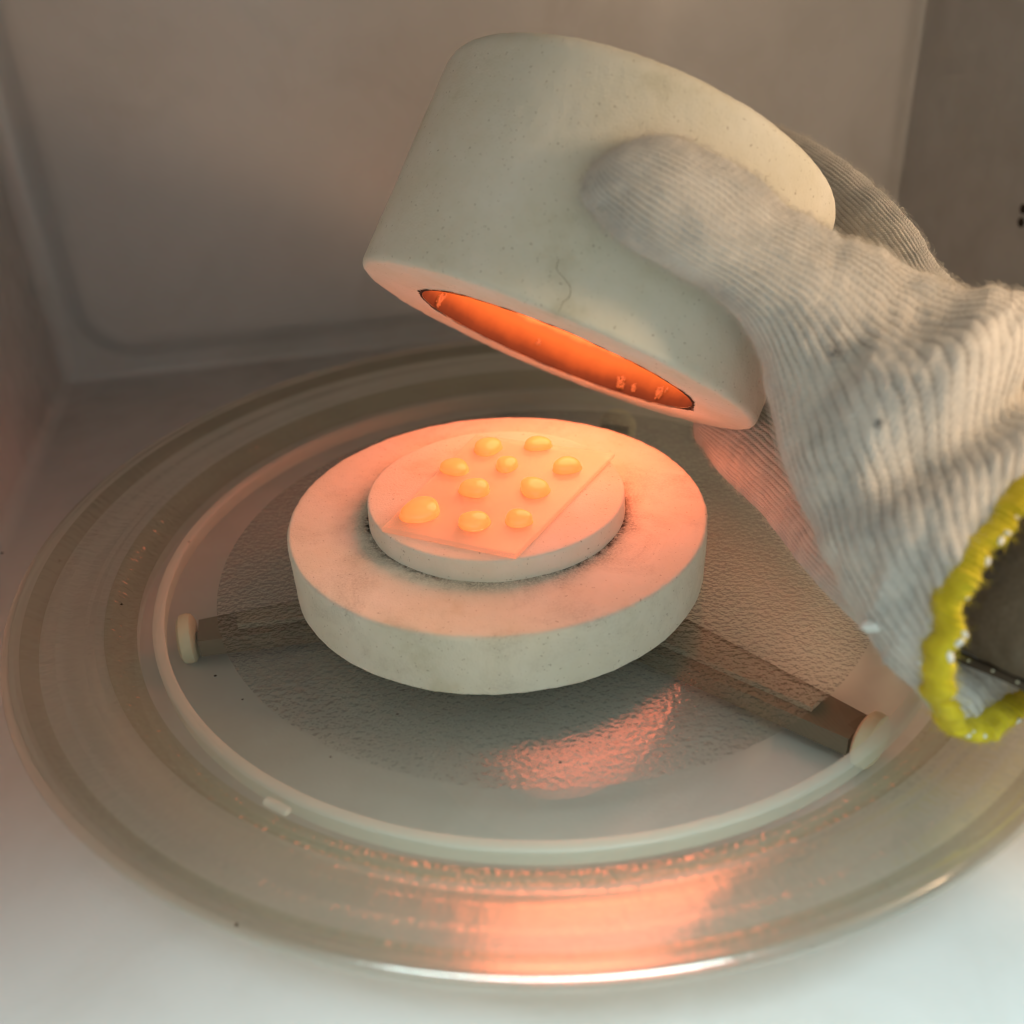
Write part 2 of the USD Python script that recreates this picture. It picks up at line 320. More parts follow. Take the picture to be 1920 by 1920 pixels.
ring_part('slope', [(.1368, .0047), (.1384, .0047), (.1390, .0051), (.1397, .0051), (.1403, .0047), (.1416, .0047), (.1421, .0050), (.1427, .0050), (.1432, .0047), (.1462, .0048), (.1478, .0050), (.1486, .0053), (.1492, .0059), (.1500, .0061), (.1530, .0062), (.1540, .0064)], M['ripple_glass'])
ring_part('bevel', [(.1540, .0064), (.1550, .0070), (.1562, .0082), (.1574, .0092), (.1584, .0096)], M['bevel_glass'])
ring_part('rim', [(.1584, .0096), (.1596, .0098)] + arc(.1614, .0084, .0021, 130, -70, 14) + [(.1612, .0052), (.1580, .0040), (.1400, .0002), (.1285, -T)], M['lip_glass'])
for ang in (math.radians(236.6),):
    lug = m3.Manifold.batch_hull([m3.Manifold.sphere(.0009, 12).translate([a * .0032, 0, 0]) for a in (-1, 1)]).scale([1, 1.5, 1])
    lug = trimesh.Trimesh(lug.to_mesh().vert_properties[:, :3], lug.to_mesh().tri_verts)
    lug.apply_transform(trimesh.transformations.rotation_matrix(math.pi / 2, [0, 0, 1]))
    lug.apply_translation([.1268, 0, .0002]); lug.apply_transform(trimesh.transformations.rotation_matrix(ang, [0, 0, 1]))
    obj('lug', lug, M['frosted_ridge'], tt)

# ------------------------------------------------------------------ kiln base
BX, BY = -.0145, -.0057
kb = thing('kiln_plinth', 'round cream ceramic kiln base with raised platform and sooty ring on the turntable', 'kiln base', (BX, BY, .0002))
def rough_lathe(profile, n, amp, seed, sub=0.0012):
    """lathe with finely divided profile and a slightly ragged surface"""
    pr = [np.array(profile[0], float)]
    for a, b in zip(profile, profile[1:]):
        a, b = np.array(a, float), np.array(b, float); k = max(1, int(np.linalg.norm(b - a) / sub))
        pr += [a + (b - a) * (i + 1) / k for i in range(k)]
    m = lathe(pr, n)
    v = m.vertices.copy(); nm = np.array(m.vertex_normals)
    d = (meshkit.fbm(v * 420, 4, seed) - .5) * amp + (meshkit.fbm(v * 90, 3, seed + 5) - .5) * amp * 1.3
    r = np.hypot(v[:, 0], v[:, 1]); d[r < 1e-6] = 0
    m.vertices = v + nm * d[:, None]
    return m
RB = .0650; HB = .0200
obj('disc', rough_lathe([(.0, .0), (RB - .0008, .0), (RB - .0003, .0006), (RB, HB - .0010), (RB - .0003, HB - .0003), (RB - .0010, HB), (.0375, HB)], 640, .00040, 3), M['base_ceramic'], kb, smooth=50)
HP = .0070
obj('platform', rough_lathe([(RP + .0002, HB - .0004), (RP, HB + HP - .0006), (RP - .0002, HB + HP - .0002), (RP - .0008, HB + HP), (0, HB + HP)], 400, .00012, 11), M['platform_ceramic'], kb, smooth=50)

# ------------------------------------------------------------------ glass sheet and drops
ZS = .0002 + HB + HP
corners = np.array([(-.0477, -.0277), (-.0095, -.0455), (.0240, .0105), (-.0205, .0288)])
mid = corners.mean(0); TS = .0017
ball = m3.Manifold.sphere(.00075, 16)
sh = m3.Manifold.batch_hull([ball.translate([c[0] - mid[0], c[1] - mid[1], h]) for c in (mid + (corners - mid) * .985) for h in (-TS / 2 + .00075, TS / 2 - .00075)])
gs = thing('glass_sheet', 'glowing rectangular sheet of pale hot glass lying on the kiln platform', 'glass sheet', (mid[0], mid[1], ZS + .0001 + TS / 2))
shm = trimesh.Trimesh(sh.to_mesh().vert_properties[:, :3], sh.to_mesh().tri_verts)
obj('sheet', shm, M['hot_sheet'], gs, smooth=30)
drops = [  # x, y, radius, height, words
    (-.0166, .0175, .0045, .0036, 'orange glass drop at the back left of the sheet, beside the sheet corner'),
    (-.0003, .0183, .0042, .0034, 'pale orange glass drop furthest back on the hot sheet, nearest the open lid'),
    (-.0272, .0054, .0046, .0034, 'round orange glass drop beside the left edge of the sheet, halfway along'),
    (-.0108, .0052, .0037, .0031, 'small faint glass drop in the middle of the back drops'),
    (.0083, .0022, .0043, .0036, 'orange glass drop with dark lower rim by the right edge of the sheet'),
    (-.0209, -.0093, .0044, .0037, 'clear orange glass drop at the centre left of the sheet, behind the front three'),
    (-.0025, -.0108, .0046, .0036, 'oval clear glass drop at the centre right of the sheet near its right edge'),
    (-.0370, -.0202, .0060, .0043, 'largest and deepest orange glass drop, at the front left corner of the sheet'),
    (-.0207, -.0284, .0043, .0041, 'tall orange glass drop in the middle of the front edge of the sheet'),
    (-.0081, -.0281, .0038, .0036, 'small orange glass drop at the front right of the sheet, near its long edge')]
for k, (x, y, r, h, lab) in enumerate(drops):
    pr_ = [(0, 0), (r * 1.05, 0), (r * 1.04, h * .03), (r * 1.0, h * .08), (r * .985, h * .17), (r * .98, h * .28)] + [(r * .98 * math.cos(t) ** .9, h * (.26 + .66 * math.sin(t))) for t in np.linspace(.15, math.pi / 2, 12)]
    pr_[-1] = (0, h * .92)
    m = lathe(pr_, 48); v = m.vertices
    th = np.arctan2(v[:, 1], v[:, 0]); s = 1 + .075 * np.sin(2 * th + k * 1.7) + .05 * np.sin(3 * th + k * 2.3)
    m.vertices = np.c_[v[:, 0] * s + v[:, 2] * .16 * math.sin(k * 2.9), v[:, 1] * s + v[:, 2] * .16 * math.cos(k * 4.1), v[:, 2] * (1 + .09 * math.sin(k * 5.3))]
    d = thing('glass_drop', lab, 'glass drop', (x, y, ZS + .0001 + TS), group='molten glass drops on the sheet')
    obj('bead', m, M['hot_drop'], d, smooth=True)

# ------------------------------------------------------------------ kiln lid
LC = np.array([.006584, .017453, .062142]); LN = np.array([.42702, .44405, .78771]); LN /= np.linalg.norm(LN)
kl = UsdGeom.Xform.Define(stage, numbered('/World', 'kiln_cover'))
tag(kl, 'cream ceramic kiln lid tilted open with a glowing orange hollow, held by the gloved hand', 'kiln lid')
e1 = np.cross([0, 1, 0], LN); e1 /= np.linalg.norm(e1); e2 = np.cross(LN, e1)
kl.AddTransformOp().Set(Gf.Matrix4d(*[float(a) for row in (list(e1) + [0], list(e2) + [0], list(LN) + [0], list(LC) + [1]) for a in row]))
RC = .0450
body = rough_lathe([(RC, 0.0), (.0634, 0.0), (.0642, .0003), (.0648, .0010), (.0650, .0020), (.0642, .030), (.0636, .062)] + arc(.0572, .0630, .0064, 5, 88, 9) + [(0, .0694)], 512, .00034, 21)
obj('shell', body, M['lid_ceramic'], kl, smooth=50)
cav = [(0, .0330)] + [(RC * .99 * math.sin(t) ** .8, .012 + .021 * math.cos(t)) for t in np.linspace(.12, math.pi / 2, 16)] + [(RC - .0002, .006), (RC, .0)]
cm = lathe(cav, 200)
if cm.face_normals[0][2] > 0: cm.invert()
obj('hollow', cm, M['hot_lining'], kl, smooth=60)
# charred crust around the mouth of the hollow
tor = []
for i in range(360):
    a = i / 360 * 2 * math.pi
    tor.append((RC + .0002 + .00025 * math.sin(a * 23) * rng.random(), a))
th = np.array([t[1] for t in tor]); rr = np.array([t[0] for t in tor])
def rim_strip(r_in, r_out, z):
    n = len(th); v = np.vstack([np.c_[r_in * np.cos(th), r_in * np.sin(th), np.full(n, z)], np.c_[r_out * np.cos(th), r_out * np.sin(th), np.full(n, z)]])
    f = []
    for i in range(n):
        j = (i + 1) % n; f += [(i, j, n + j), (i, n + j, n + i)]
    m = trimesh.Trimesh(v, f, process=False)
    if m.face_normals[0][2] > 0: m.invert()
    return m
wid = .00025 + .0011 * np.clip(meshkit.fbm(np.c_[np.cos(th) * 9, np.sin(th) * 9, th * 0], 4, 2) - .35, 0, 1) * 2 + .0022 * np.exp(-((np.mod(th + .12 + math.pi, 2 * math.pi) - math.pi) / .14) ** 2) * rng.random(len(th)) + .0020 * np.exp(-((np.mod(th - math.pi + .05 + math.pi, 2 * math.pi) - math.pi) / .10) ** 2) * rng.random(len(th))
obj('charred_edge', rim_strip(np.full(len(th), RC - .0001), RC + wid, -.00022), M['char'], kl, smooth=False)

# ------------------------------------------------------------------ gloved hand
def catmull(keys, n):
    """keys: (k, d) rows -> n rows along a centripetal-ish Catmull-Rom spline"""
    K = np.asarray(keys, float); k = len(K); t = np.linspace(0, k - 1, n); out = []
    for x in t:
        i = min(int(x), k - 2); f = x - i
        p = [K[max(i - 1, 0)], K[i], K[i + 1], K[min(i + 2, k - 1)]]
        out.append(.5 * ((2 * p[1]) + (p[2] - p[0]) * f + (2 * p[0] - 5 * p[1] + 4 * p[2] - p[3]) * f * f + (3 * p[1] - p[0] - 3 * p[2] + p[3]) * f ** 3))
    return np.array(out)

RIBS = 58
def knit_loft(keys, n_along, n_around=RIBS * 6, tip=True, rib=.00023, ribs=RIBS, end_open=True, shape=None):
    """keys: Lx, Ly, Ux, Uy, depth of L, depth of U, half thickness, sideways share of the thickness axis"""
    K = catmull(keys, n_along)
    P = []; cs = []
    for lx_, ly_, ux, uy, d1, d2, tk, side in K:
        a, b = at(lx_, ly_, d1), at(ux, uy, d2); c = (a + b) / 2
        view = c - EYE; view /= np.linalg.norm(view)
        w = view * math.sqrt(max(0, 1 - side * side)) + RT * side
        cs.append((c, (b - a) / 2, w * tk))
    cen = np.array([c[0] for c in cs]); s = np.r_[0, np.cumsum(np.linalg.norm(np.diff(cen, axis=0), axis=1))]
    th = np.linspace(0, 2 * math.pi, n_around + 1)
    rings = []
    if tip:   # rounded end
        c, a1, a2 = cs[0]; back = (cs[0][0] - cs[2][0]); back /= np.linalg.norm(back); R = (np.linalg.norm(a1) + np.linalg.norm(a2)) / 2
        for q in np.linspace(.03, 1, 14)[:-1]:
            sc = math.sqrt(1 - (1 - q) ** 2)
            rings.append((c + back * R * .85 * (1 - q), a1 * sc, a2 * sc, -R * (1 - q)))
    for (c, a1, a2), ss in zip(cs, s): rings.append((c, a1, a2, ss))
    pts = np.array([[c + a1 * math.cos(t) + a2 * math.sin(t) for t in th] for c, a1, a2, ss in rings])
    ss = np.array([r[3] for r in rings])
    du = np.gradient(pts, axis=1); dv = np.gradient(pts, axis=0)
    nr = np.cross(du, dv); nr /= np.maximum(np.linalg.norm(nr, axis=2, keepdims=True), 1e-12)
    out = pts - np.array([r[0] for r in rings])[:, None]
    if (nr * out).sum() < 0: nr = -nr
    u = th / (2 * math.pi)
    amp = rib * (.55 + .9 * meshkit.fbm(pts * 90, 2, 77)) * np.clip(np.linalg.norm(out, axis=2).mean(1) / .012, .1, 1.3)[:, None]
    uw = u[None] * ribs + .55 * (meshkit.fbm(pts * 170, 3, 8) - .5)
    wav = .5 + .5 * np.cos(uw * 2 * math.pi)
    lump = (meshkit.fbm(pts * 130, 3, 4) - .5) * .0016
    extra = shape(pts, u[None].repeat(len(rings), 0), ss[:, None].repeat(len(u), 1)) if shape else 0
    pts = pts + nr * (amp * (wav ** .7) + lump + extra)[..., None]
    n1, n2 = pts.shape[:2]
    V = pts.reshape(-1, 3); uv = np.stack([uw, np.broadcast_to(ss[:, None] / .0017, (n1, n2))], -1).reshape(-1, 2)
    idx = np.arange(n1 * n2).reshape(n1, n2)
    f = np.concatenate([np.stack([idx[:-1, :-1], idx[:-1, 1:], idx[1:, 1:]], -1).reshape(-1, 3), np.stack([idx[:-1, :-1], idx[1:, 1:], idx[1:, :-1]], -1).reshape(-1, 3)])
    m = trimesh.Trimesh(V, f, process=False)
    cn = m.face_normals; fo = out.reshape(-1, 3)[f[:, 0]]
    if (cn * fo).sum() < 0: f = f[:, ::-1]
    return V, f, uv, nr.reshape(-1, 3), pts

def blob(pts, x, y, r, h):
    """a smooth bulge (h > 0) or dent (h < 0) of the fabric around the line of sight of a feature"""
    q = pts - EYE; d = q @ FW
    px, py = 960 + FPX * (q @ RT) / d, 960 - FPX * (q @ UP) / d
    return px, py
def palm_shape(pts, u, ss):
    q = pts - EYE; d = q @ FW
    px, py = 960 + FPX * (q @ RT) / d, 960 - FPX * (q @ UP) / d
    # the cloth is bunched over the knuckles and falls into a fold below them
    fx, fy = px - 1640, py - 870
    t = fx * math.cos(-.55) + fy * math.sin(-.55); w = -fx * math.sin(-.55) + fy * math.cos(-.55)
    on = 1 / (1 + np.exp(-t / 60.)) 
    fold = on * (.0085 * np.exp(-((w + 85) / 75) ** 2) - .0080 * np.exp(-((w - 30) / 52) ** 2) + .0030 * np.exp(-((w - 130) / 60) ** 2))
    crease = meshkit.fbm(np.stack([px / 55. + py / 160., py / 210. - px / 400., px * 0], -1), 3, 12) - .5
    fold = fold + .0042 * crease * (1 / (1 + np.exp(-(px - 1520) / 50.)))
    pleat = .0012 * np.sin((px * .45 - py) / 46. + .6 * np.sin(px / 120.)) * (1 / (1 + np.exp(-(px - 1560) / 60.)))
    return fold + pleat

sheet_keys = [
    (1112, 400, 1285, 268, .2490, .2480, .0100, 0),
    (1165, 452, 1392, 318, .2475, .2500, .0112, 0),
    (1250, 503, 1485, 392, .2480, .2530, .0120, 0),
    (1328, 548, 1570, 438, .2520, .2580, .0135, 0),
    (1392, 606, 1650, 470, .2570, .2610, .0160, 0),
    (1428, 680, 1725, 508, .2610, .2620, .0185, 0),
    (1447, 760, 1802, 548, .2620, .2600, .0205, 0),
    (1477, 850, 1880, 592, .2580, .2560, .0215, .05),
    (1520, 975, 1950, 660, .2520, .2490, .0220, .15),
    (1592, 1125, 1985, 730, .2470, .2420, .0225, .30),
    (1705, 1254, 2010, 800, .2420, .2360, .0235, .50),
    (1842, 1372, 2022, 880, .2370, .2310, .0240, .66)]
little_keys = [
    (1318, 838, 1352, 740, .3560, .3580, .0085, 0),
    (1338, 872, 1425, 745, .3460, .3480, .0105, 0),
    (1376, 912, 1490, 790, .3320, .3300, .0115, 0),
    (1428, 962, 1552, 850, .3120, .3080, .0120, 0),
    (1466, 1008, 1600, 900, .2940, .2900, .0125, 0),
    (1510, 1066, 1650, 960, .2770, .2730, .0125, 0),
    (1570, 1132, 1710, 1030, .2640, .2610, .0120, 0),
    (1650, 1205, 1770, 1100, .2550, .2530, .0110, 0)]
index_keys = [
    (1430, 350, 1440, 232, .3780, .3820, .0095, 0),
    (1500, 400, 1520, 262, .3620, .3660, .0105, 0),
    (1560, 470, 1618, 330, .3380, .3420, .0115, 0),
    (1610, 540, 1700, 408, .3100, .3140, .0120, 0),
    (1660, 610, 1765, 505, .2860, .2880, .0125, 0),
    (1710, 690, 1830, 560, .2680, .2700, .0130, 0)]
def shifted(keys, dx, dy, dd):
    return [(a + dx, b + dy, c + dx, d + dy, e + dd, f + dd, g, s) for a, b, c, d, e, f, g, s in keys]
middle_keys = shifted(index_keys, -30, 105, .010)
ring_keys = shifted(index_keys, -50, 210, .010)

parts = [knit_loft(sheet_keys, 190, shape=palm_shape), knit_loft(little_keys, 110, 300, ribs=50), knit_loft(index_keys, 110, 300, ribs=50),
         knit_loft(middle_keys, 60, 160, ribs=40), knit_loft(ring_keys, 60, 160, ribs=40)]
def on_glove(x, y):
    v = parts[0][0]; q = v - EYE; d = q @ FW
    e = np.hypot(960 + FPX * (q @ RT) / d - x, 960 - FPX * (q @ UP) / d - y)
    near = np.where(e < 6)[0]; return v[near[np.argmin(d[near])]]
spots = [(on_glove(1565, 655), .0034), (on_glove(1648, 797), .0018)]
M['cotton'] = mat('cotton', {
    **{f'sm{k}': ('mapping', {'scale': (1 / r_,) * 3, 'location': tuple(-p / r_)}) for k, (p, r_) in enumerate(spots)},
    **{f'sg{k}': ('gradient_texture', {'gradient_type': 'spherical'}) for k in range(2)},
    'sa': ('math', {'math_type': 'add'}), 'sb': ('noise_texture', {'scale': 900.0, 'detail': 3.0}), 'sc': ('math', {'math_type': 'multiply', 'use_clamp': True}), 'sd': ('math', {'math_type': 'multiply', 'value2': 1.6, 'use_clamp': True}),
    'spot': ('mix_color', {'blend_type': 'mix', 'b': (0.10, 0.11, 0.12)}),
    'uv': ('texture_coordinate', {}), 'sx': ('separate_xyz', {}),
    # plain knit: a V of two slanting yarns in every stitch, with a dark gap between the ribs
    'fu': ('math', {'math_type': 'fraction'}), 'uc': ('math', {'math_type': 'subtract', 'value2': 0.5}), 'ua': ('math', {'math_type': 'absolute'}),
    'sl': ('math', {'math_type': 'multiply_add', 'value2': 1.2}), 'tv': ('math', {'math_type': 'multiply', 'value2': 6.2832}),
    'sn': ('math', {'math_type': 'sine'}),
    'gp': ('map_range', {'from_min': 0.03, 'from_max': 0.22, 'to_min': 1.0, 'to_max': 0.0, 'clamp': True}),
    'st': ('map_range', {'from_min': -1.0, 'from_max': 0.6, 'to_min': 1.0, 'to_max': 0.75, 'clamp': True}),
    'gap': ('math', {'math_type': 'multiply'}),
    'gpn': ('noise_texture', {'scale': 95.0, 'detail': 3.0}),
    'gr': ('map_range', {'from_min': 0.35, 'from_max': 0.65, 'to_min': 0.15, 'to_max': 0.75, 'clamp': True}),
    'gf': ('math', {'math_type': 'multiply', 'use_clamp': True}),
    'hh': ('math', {'math_type': 'multiply_add', 'value2': 0.22}), 
    'n': ('noise_texture', {'scale': 62.0, 'detail': 8.0, 'roughness': 0.66}),
    'r': ('rgb_ramp', {'ramp': [(0.25, (0.42, 0.43, 0.42)), (0.42, (0.60, 0.585, 0.54)), (0.56, (0.74, 0.70, 0.63)), (0.72, (0.82, 0.79, 0.72))]}),
    'gm': ('mix_color', {'blend_type': 'mix', 'b': (0.25, 0.21, 0.165)}),
    'fn': ('noise_texture', {'scale': 2600.0, 'detail': 3.0, 'roughness': 0.7}),
    'ad': ('math', {'math_type': 'add'}),
    'b': ('bump', {'strength': 0.8, 'distance': 0.0003}),
    'p': ('principled_bsdf', {'roughness': 0.95, 'specular_ior_level': 0.1, 'sheen_weight': 0.35, 'sheen_roughness': 0.5, 'sheen_tint': (1, 0.97, 0.92), 'diffuse_roughness': 0.5})},
    [('uv.UV', 'sx.vector'), ('sx.x', 'fu.value1'), ('fu.value', 'uc.value1'), ('uc.value', 'ua.value1'),
     ('ua.value', 'sl.value1'), ('sx.y', 'sl.value3'), ('sl.value', 'tv.value1'), ('tv.value', 'sn.value1'),
     ('ua.value', 'gp.value'), ('sn.value', 'st.value'), ('gp.result', 'gap.value1'), ('st.result', 'gap.value2'),
     ('uv.object', 'gpn.vector'), ('gpn.fac', 'gr.value'), ('gap.value', 'gf.value1'), ('gr.result', 'gf.value2'),
     ('uv.object', 'n.vector'), ('n.fac', 'r.fac'), ('r.color', 'gm.a'), ('gf.value', 'gm.fac'), ('gm.result', 'spot.a'), ('spot.result', 'p.base_color'), ('uv.object', 'sm0.vector'), ('uv.object', 'sm1.vector'), ('sm0.vector', 'sg0.vector'), ('sm1.vector', 'sg1.vector'), ('sg0.fac', 'sa.value1'), ('sg1.fac', 'sa.value2'), ('uv.object', 'sb.vector'), ('sb.fac', 'sc.value1'), ('sa.value', 'sc.value2'), ('sc.value', 'sd.value1'), ('sd.value', 'spot.fac'),
     ('sn.value', 'hh.value1'), ('uv.object', 'fn.vector'), ('fn.fac', 'hh.value3'), ('hh.value', 'b.height'), ('b.normal', 'p.normal')])
# the gap is narrowest where |u - 0.5| is largest (rib valleys)
M['hem_yarn'] = mat('hem_yarn', {
    'tc': ('texture_coordinate', {}), 'n': ('noise_texture', {'scale': 220.0, 'detail': 3.0}),
    'r': ('rgb_ramp', {'ramp': [(0.3, (0.52, 0.40, 0.012)), (0.65, (0.72, 0.58, 0.03))]}),
    'b': ('bump', {'strength': 0.7, 'distance': 0.0005}), 'bn': ('noise_texture', {'scale': 1500.0, 'detail': 2.0}),
    'p': ('principled_bsdf', {'roughness': 0.9, 'specular_ior_level': 0.15, 'sheen_weight': 0.2})},
    [('tc.object', 'n.vector'), ('tc.object', 'bn.vector'), ('n.fac', 'r.fac'), ('r.color', 'p.base_color'), ('bn.fac', 'b.height'), ('b.normal', 'p.normal')])
M['hem_thread'] = mat('hem_thread', {'p': ('principled_bsdf', {'base_color': (0.78, 0.80, 0.76), 'roughness': 0.85})})
M['sleeve_cloth'] = mat('sleeve_cloth', {
    'tc': ('texture_coordinate', {}), 'n': ('noise_texture', {'scale': 1300.0, 'detail': 2.0}),
    'r': ('rgb_ramp', {'ramp': [(0.3, (0.13, 0.10, 0.07)), (0.7, (0.18, 0.14, 0.10))]}),
    'b': ('bump', {'strength': 0.5, 'distance': 0.0003}),
    'p': ('principled_bsdf', {'roughness': 0.9, 'specular_ior_level': 0.15})},
    [('tc.object', 'n.vector'), ('n.fac', 'r.fac'), ('r.color', 'p.base_color'), ('n.fac', 'b.height'), ('b.normal', 'p.normal')])

Vs, Fs, Us, off = [], [], [], 0
for v, f, uv, nr, pts in parts:
    Vs.append(v); Fs.append(f + off); Us.append(uv); off += len(v)
gl = thing('work_glove', 'off white knitted cotton work glove with yellow hem gripping the tilted kiln lid', 'glove')
gm_ = trimesh.Trimesh(np.vstack(Vs), np.vstack(Fs), process=False)
obj('knit_body', gm_, M['cotton'], gl, smooth=True, uv=np.vstack(Us))

# hem: a thick yellow overlocked roll round the cuff opening
edge = parts[0][4][-3][:-1]
cen = edge.mean(0)
def smooth_loop(P_, n, sig):
    k = len(P_); f = np.fft.fft(P_, axis=0); q = np.fft.fftfreq(k) * k; f *= np.exp(-(q / sig) ** 2)[:, None]
    P2 = np.fft.ifft(f, axis=0).real; P2 = np.vstack([P2, P2[:1]]); d = np.r_[0, np.cumsum(np.linalg.norm(np.diff(P2, axis=0), axis=1))]
    t = np.linspace(0, d[-1], n, endpoint=False); return np.stack([np.interp(t, d, P2[:, c]) for c in range(3)], 1)
NL = 1600
loop = smooth_loop(edge, NL, 9)
lt = np.roll(loop, -1, 0) - np.roll(loop, 1, 0); lt /= np.linalg.norm(lt, axis=1)[:, None]
la = loop - cen; la -= lt * (la * lt).sum(1)[:, None]; la /= np.linalg.norm(la, axis=1)[:, None]
lb = np.cross(lt, la)                                   # runs along the arm
kk = np.arange(NL) / NL
wob = meshkit.fbm(np.c_[np.cos(kk * 6.2832) * 3.2, np.sin(kk * 6.2832) * 3.2, kk * 0], 3, 31) - .5
wob2 = meshkit.fbm(np.c_[np.cos(kk * 6.2832) * 9, np.sin(kk * 6.2832) * 9, kk * 0 + 4], 3, 33) - .5
loop = loop + la * (wob * .0050)[:, None] + lb * (wob2 * .0040)[:, None]
NQ = 28; hv = []
for q in range(NQ):
    th_ = 2 * math.pi * q / NQ
    wrap = .5 + .5 * np.sin(2 * math.pi * (kk * 150) + 1.4 * math.sin(th_) + 1.5 * wob2 * 6)
    rr_ = (1 + .12 * (wrap - .5) + .12 * wob2 + .07 * (meshkit.noise(np.c_[kk * 310, kk * 0 + q * .9, kk * 0], 5) - .5))
    hv.append(loop + la * (.0021 * rr_ * math.cos(th_))[:, None] + lb * (.0036 * rr_ * math.sin(th_))[:, None])
hv = np.stack(hv, 1)
ii = np.arange(NL * NQ).reshape(NL, NQ); i2 = np.roll(ii, -1, 0)
hf = np.concatenate([np.stack([ii, i2, np.roll(i2, -1, 1)], -1).reshape(-1, 3), np.stack([ii, np.roll(i2, -1, 1), np.roll(ii, -1, 1)], -1).reshape(-1, 3)])
hm = trimesh.Trimesh(hv.reshape(-1, 3), hf, process=False)
if hm.volume < 0: hm.invert()
obj('hem', hm, M['hem_yarn'], gl, smooth=True)
# pale thread showing between the yellow wraps here and there
thr = []; i = 0
while i < NL:
    i += int(18 + 34 * rng.random())
    if i >= NL: break
    side = rng.choice([-1, 1], p=[.3, .7]); th_ = side * (.75 + .5 * rng.random()) * math.pi / 2
    p = hv[i, int(th_ / (2 * math.pi) * NQ) % NQ]
    s_ = trimesh.creation.icosphere(2, .0008); s_.vertices = (s_.vertices / .0008) * np.array([.0011, .0006, .0006]) * (.55 + .7 * rng.random())
    a_ = rng.random() * 3; R_ = np.stack([lt[i] * math.cos(a_) + lb[i] * math.sin(a_), lb[i] * math.cos(a_) - lt[i] * math.sin(a_), la[i]])
    s_.vertices = s_.vertices @ R_ + p; thr.append(s_)
th_m = obj('hem_stitches', trimesh.util.concatenate(thr), M['hem_thread'], gl, smooth=True)
tag(th_m, kind='stuff')
# cotton fuzz standing off the knit
pts_, nn_ = [], []
cv, wd = [], []
for (v, f, uv, nr, pts), cnt in zip(parts[:3], (24000, 5000, 6500)):
    pick = rng.integers(0, len(v), cnt)
    for i in pick:
        p = v[i]; n_ = nr[i]; t = rng.standard_normal(3); t -= n_ * (t @ n_); t /= np.linalg.norm(t)
        L = .0006 + .0015 * rng.random() ** 2
        cv += [p - n_ * .0002, p + n_ * L * .55 + t * L * .35, p + n_ * L * .75 + t * L * (.9 + .5 * rng.random())]
fz = UsdGeom.BasisCurves.Define(stage, '/World/work_glove/fuzz')
fz.CreateTypeAttr('linear'); fz.CreatePointsAttr(Vt.Vec3fArray.FromNumpy(np.array(cv, np.float32)))
fz.CreateCurveVertexCountsAttr(Vt.IntArray.FromNumpy(np.full(len(cv) // 3, 3, np.int32)))
fz.CreateWidthsAttr(Vt.FloatArray([.00005])); fz.SetWidthsInterpolation('constant')
hc, = [[]]
for _ in range(5200):
    a_, b_ = rng.integers(0, NL), rng.integers(0, NQ); p = hv[a_, b_]; n_ = p - loop[a_]; n_ = n_ / np.linalg.norm(n_); t = rng.standard_normal(3); L = .0004 + .0011 * rng.random() ** 2
    hc += [p - n_ * .0002, p + n_ * L * .6 + t * L * .25, p + n_ * L * .8 + t * L * .7]
hz = UsdGeom.BasisCurves.Define(stage, '/World/work_glove/hem_fuzz')
hz.CreateTypeAttr('linear'); hz.CreatePointsAttr(Vt.Vec3fArray.FromNumpy(np.array(hc, np.float32)))
hz.CreateCurveVertexCountsAttr(Vt.IntArray.FromNumpy(np.full(len(hc) // 3, 3, np.int32)))
hz.CreateWidthsAttr(Vt.FloatArray([.00006])); hz.SetWidthsInterpolation('constant')
UsdShade.MaterialBindingAPI.Apply(hz.GetPrim()).Bind(M['hem_yarn']); tag(hz, kind='stuff')
M['fuzz'] = mat('fuzz', {'p': ('principled_bsdf', {'base_color': (0.70, 0.66, 0.58), 'roughness': 0.95, 'specular_ior_level': 0.05})})
UsdShade.MaterialBindingAPI.Apply(fz.GetPrim()).Bind(M['fuzz'])
tag(fz, kind='stuff')

# ------------------------------------------------------------------ forearm in a dark sleeve
pe = thing('person', 'forearm in a dark brown sleeve reaching out of the yellow hemmed glove cuff', 'person')
ca, cb = at(1842, 1372, .2370), at(2022, 880, .2310); c0 = (ca + cb) / 2
axis1 = (cb - ca) / np.linalg.norm(cb - ca)
viewc = c0 - EYE; viewc /= np.linalg.norm(viewc)
axis2 = viewc * .75 + RT * .66; axis2 /= np.linalg.norm(axis2)
out = np.cross(axis1, axis2); out /= np.linalg.norm(out)
if out @ RT < 0: out = -out
def tube(c, a1, a2, stations, n=64):
    V_, F_ = [], []
    for s_, r1, r2 in stations:
        for q in range(n): V_.append(c + out * s_ + a1 * r1 * math.cos(2 * math.pi * q / n) + a2 * r2 * math.sin(2 * math.pi * q / n))
    k = len(stations)
    for i in range(k - 1):
        for q in range(n):
            t_ = (q + 1) % n; F_ += [(i * n + q, i * n + t_, (i + 1) * n + t_), (i * n + q, (i + 1) * n + t_, (i + 1) * n + q)]
    m = trimesh.Trimesh(V_, F_, process=False); m.fix_normals(); return m
st_ = np.array([(-.045, .012, .010), (-.030, .018, .014), (-.012, .0205, .016), (.000, .0212, .0168), (.02, .0215, .0175), (.05, .024, .020), (.12, .030, .026)])
z_ = np.linspace(-.045, .12, 150)
stations = np.c_[z_, np.interp(z_, st_[:, 0], st_[:, 1]), np.interp(z_, st_[:, 0], st_[:, 2])]
sm_ = tube(c0 + axis1 * .004 + axis2 * .004, axis1, axis2, stations, 160)
vv = sm_.vertices - (c0 + axis1 * .004 + axis2 * .004); so_ = vv @ out; rad = vv - so_[:, None] * out; an = np.arctan2(rad @ axis2, rad @ axis1)
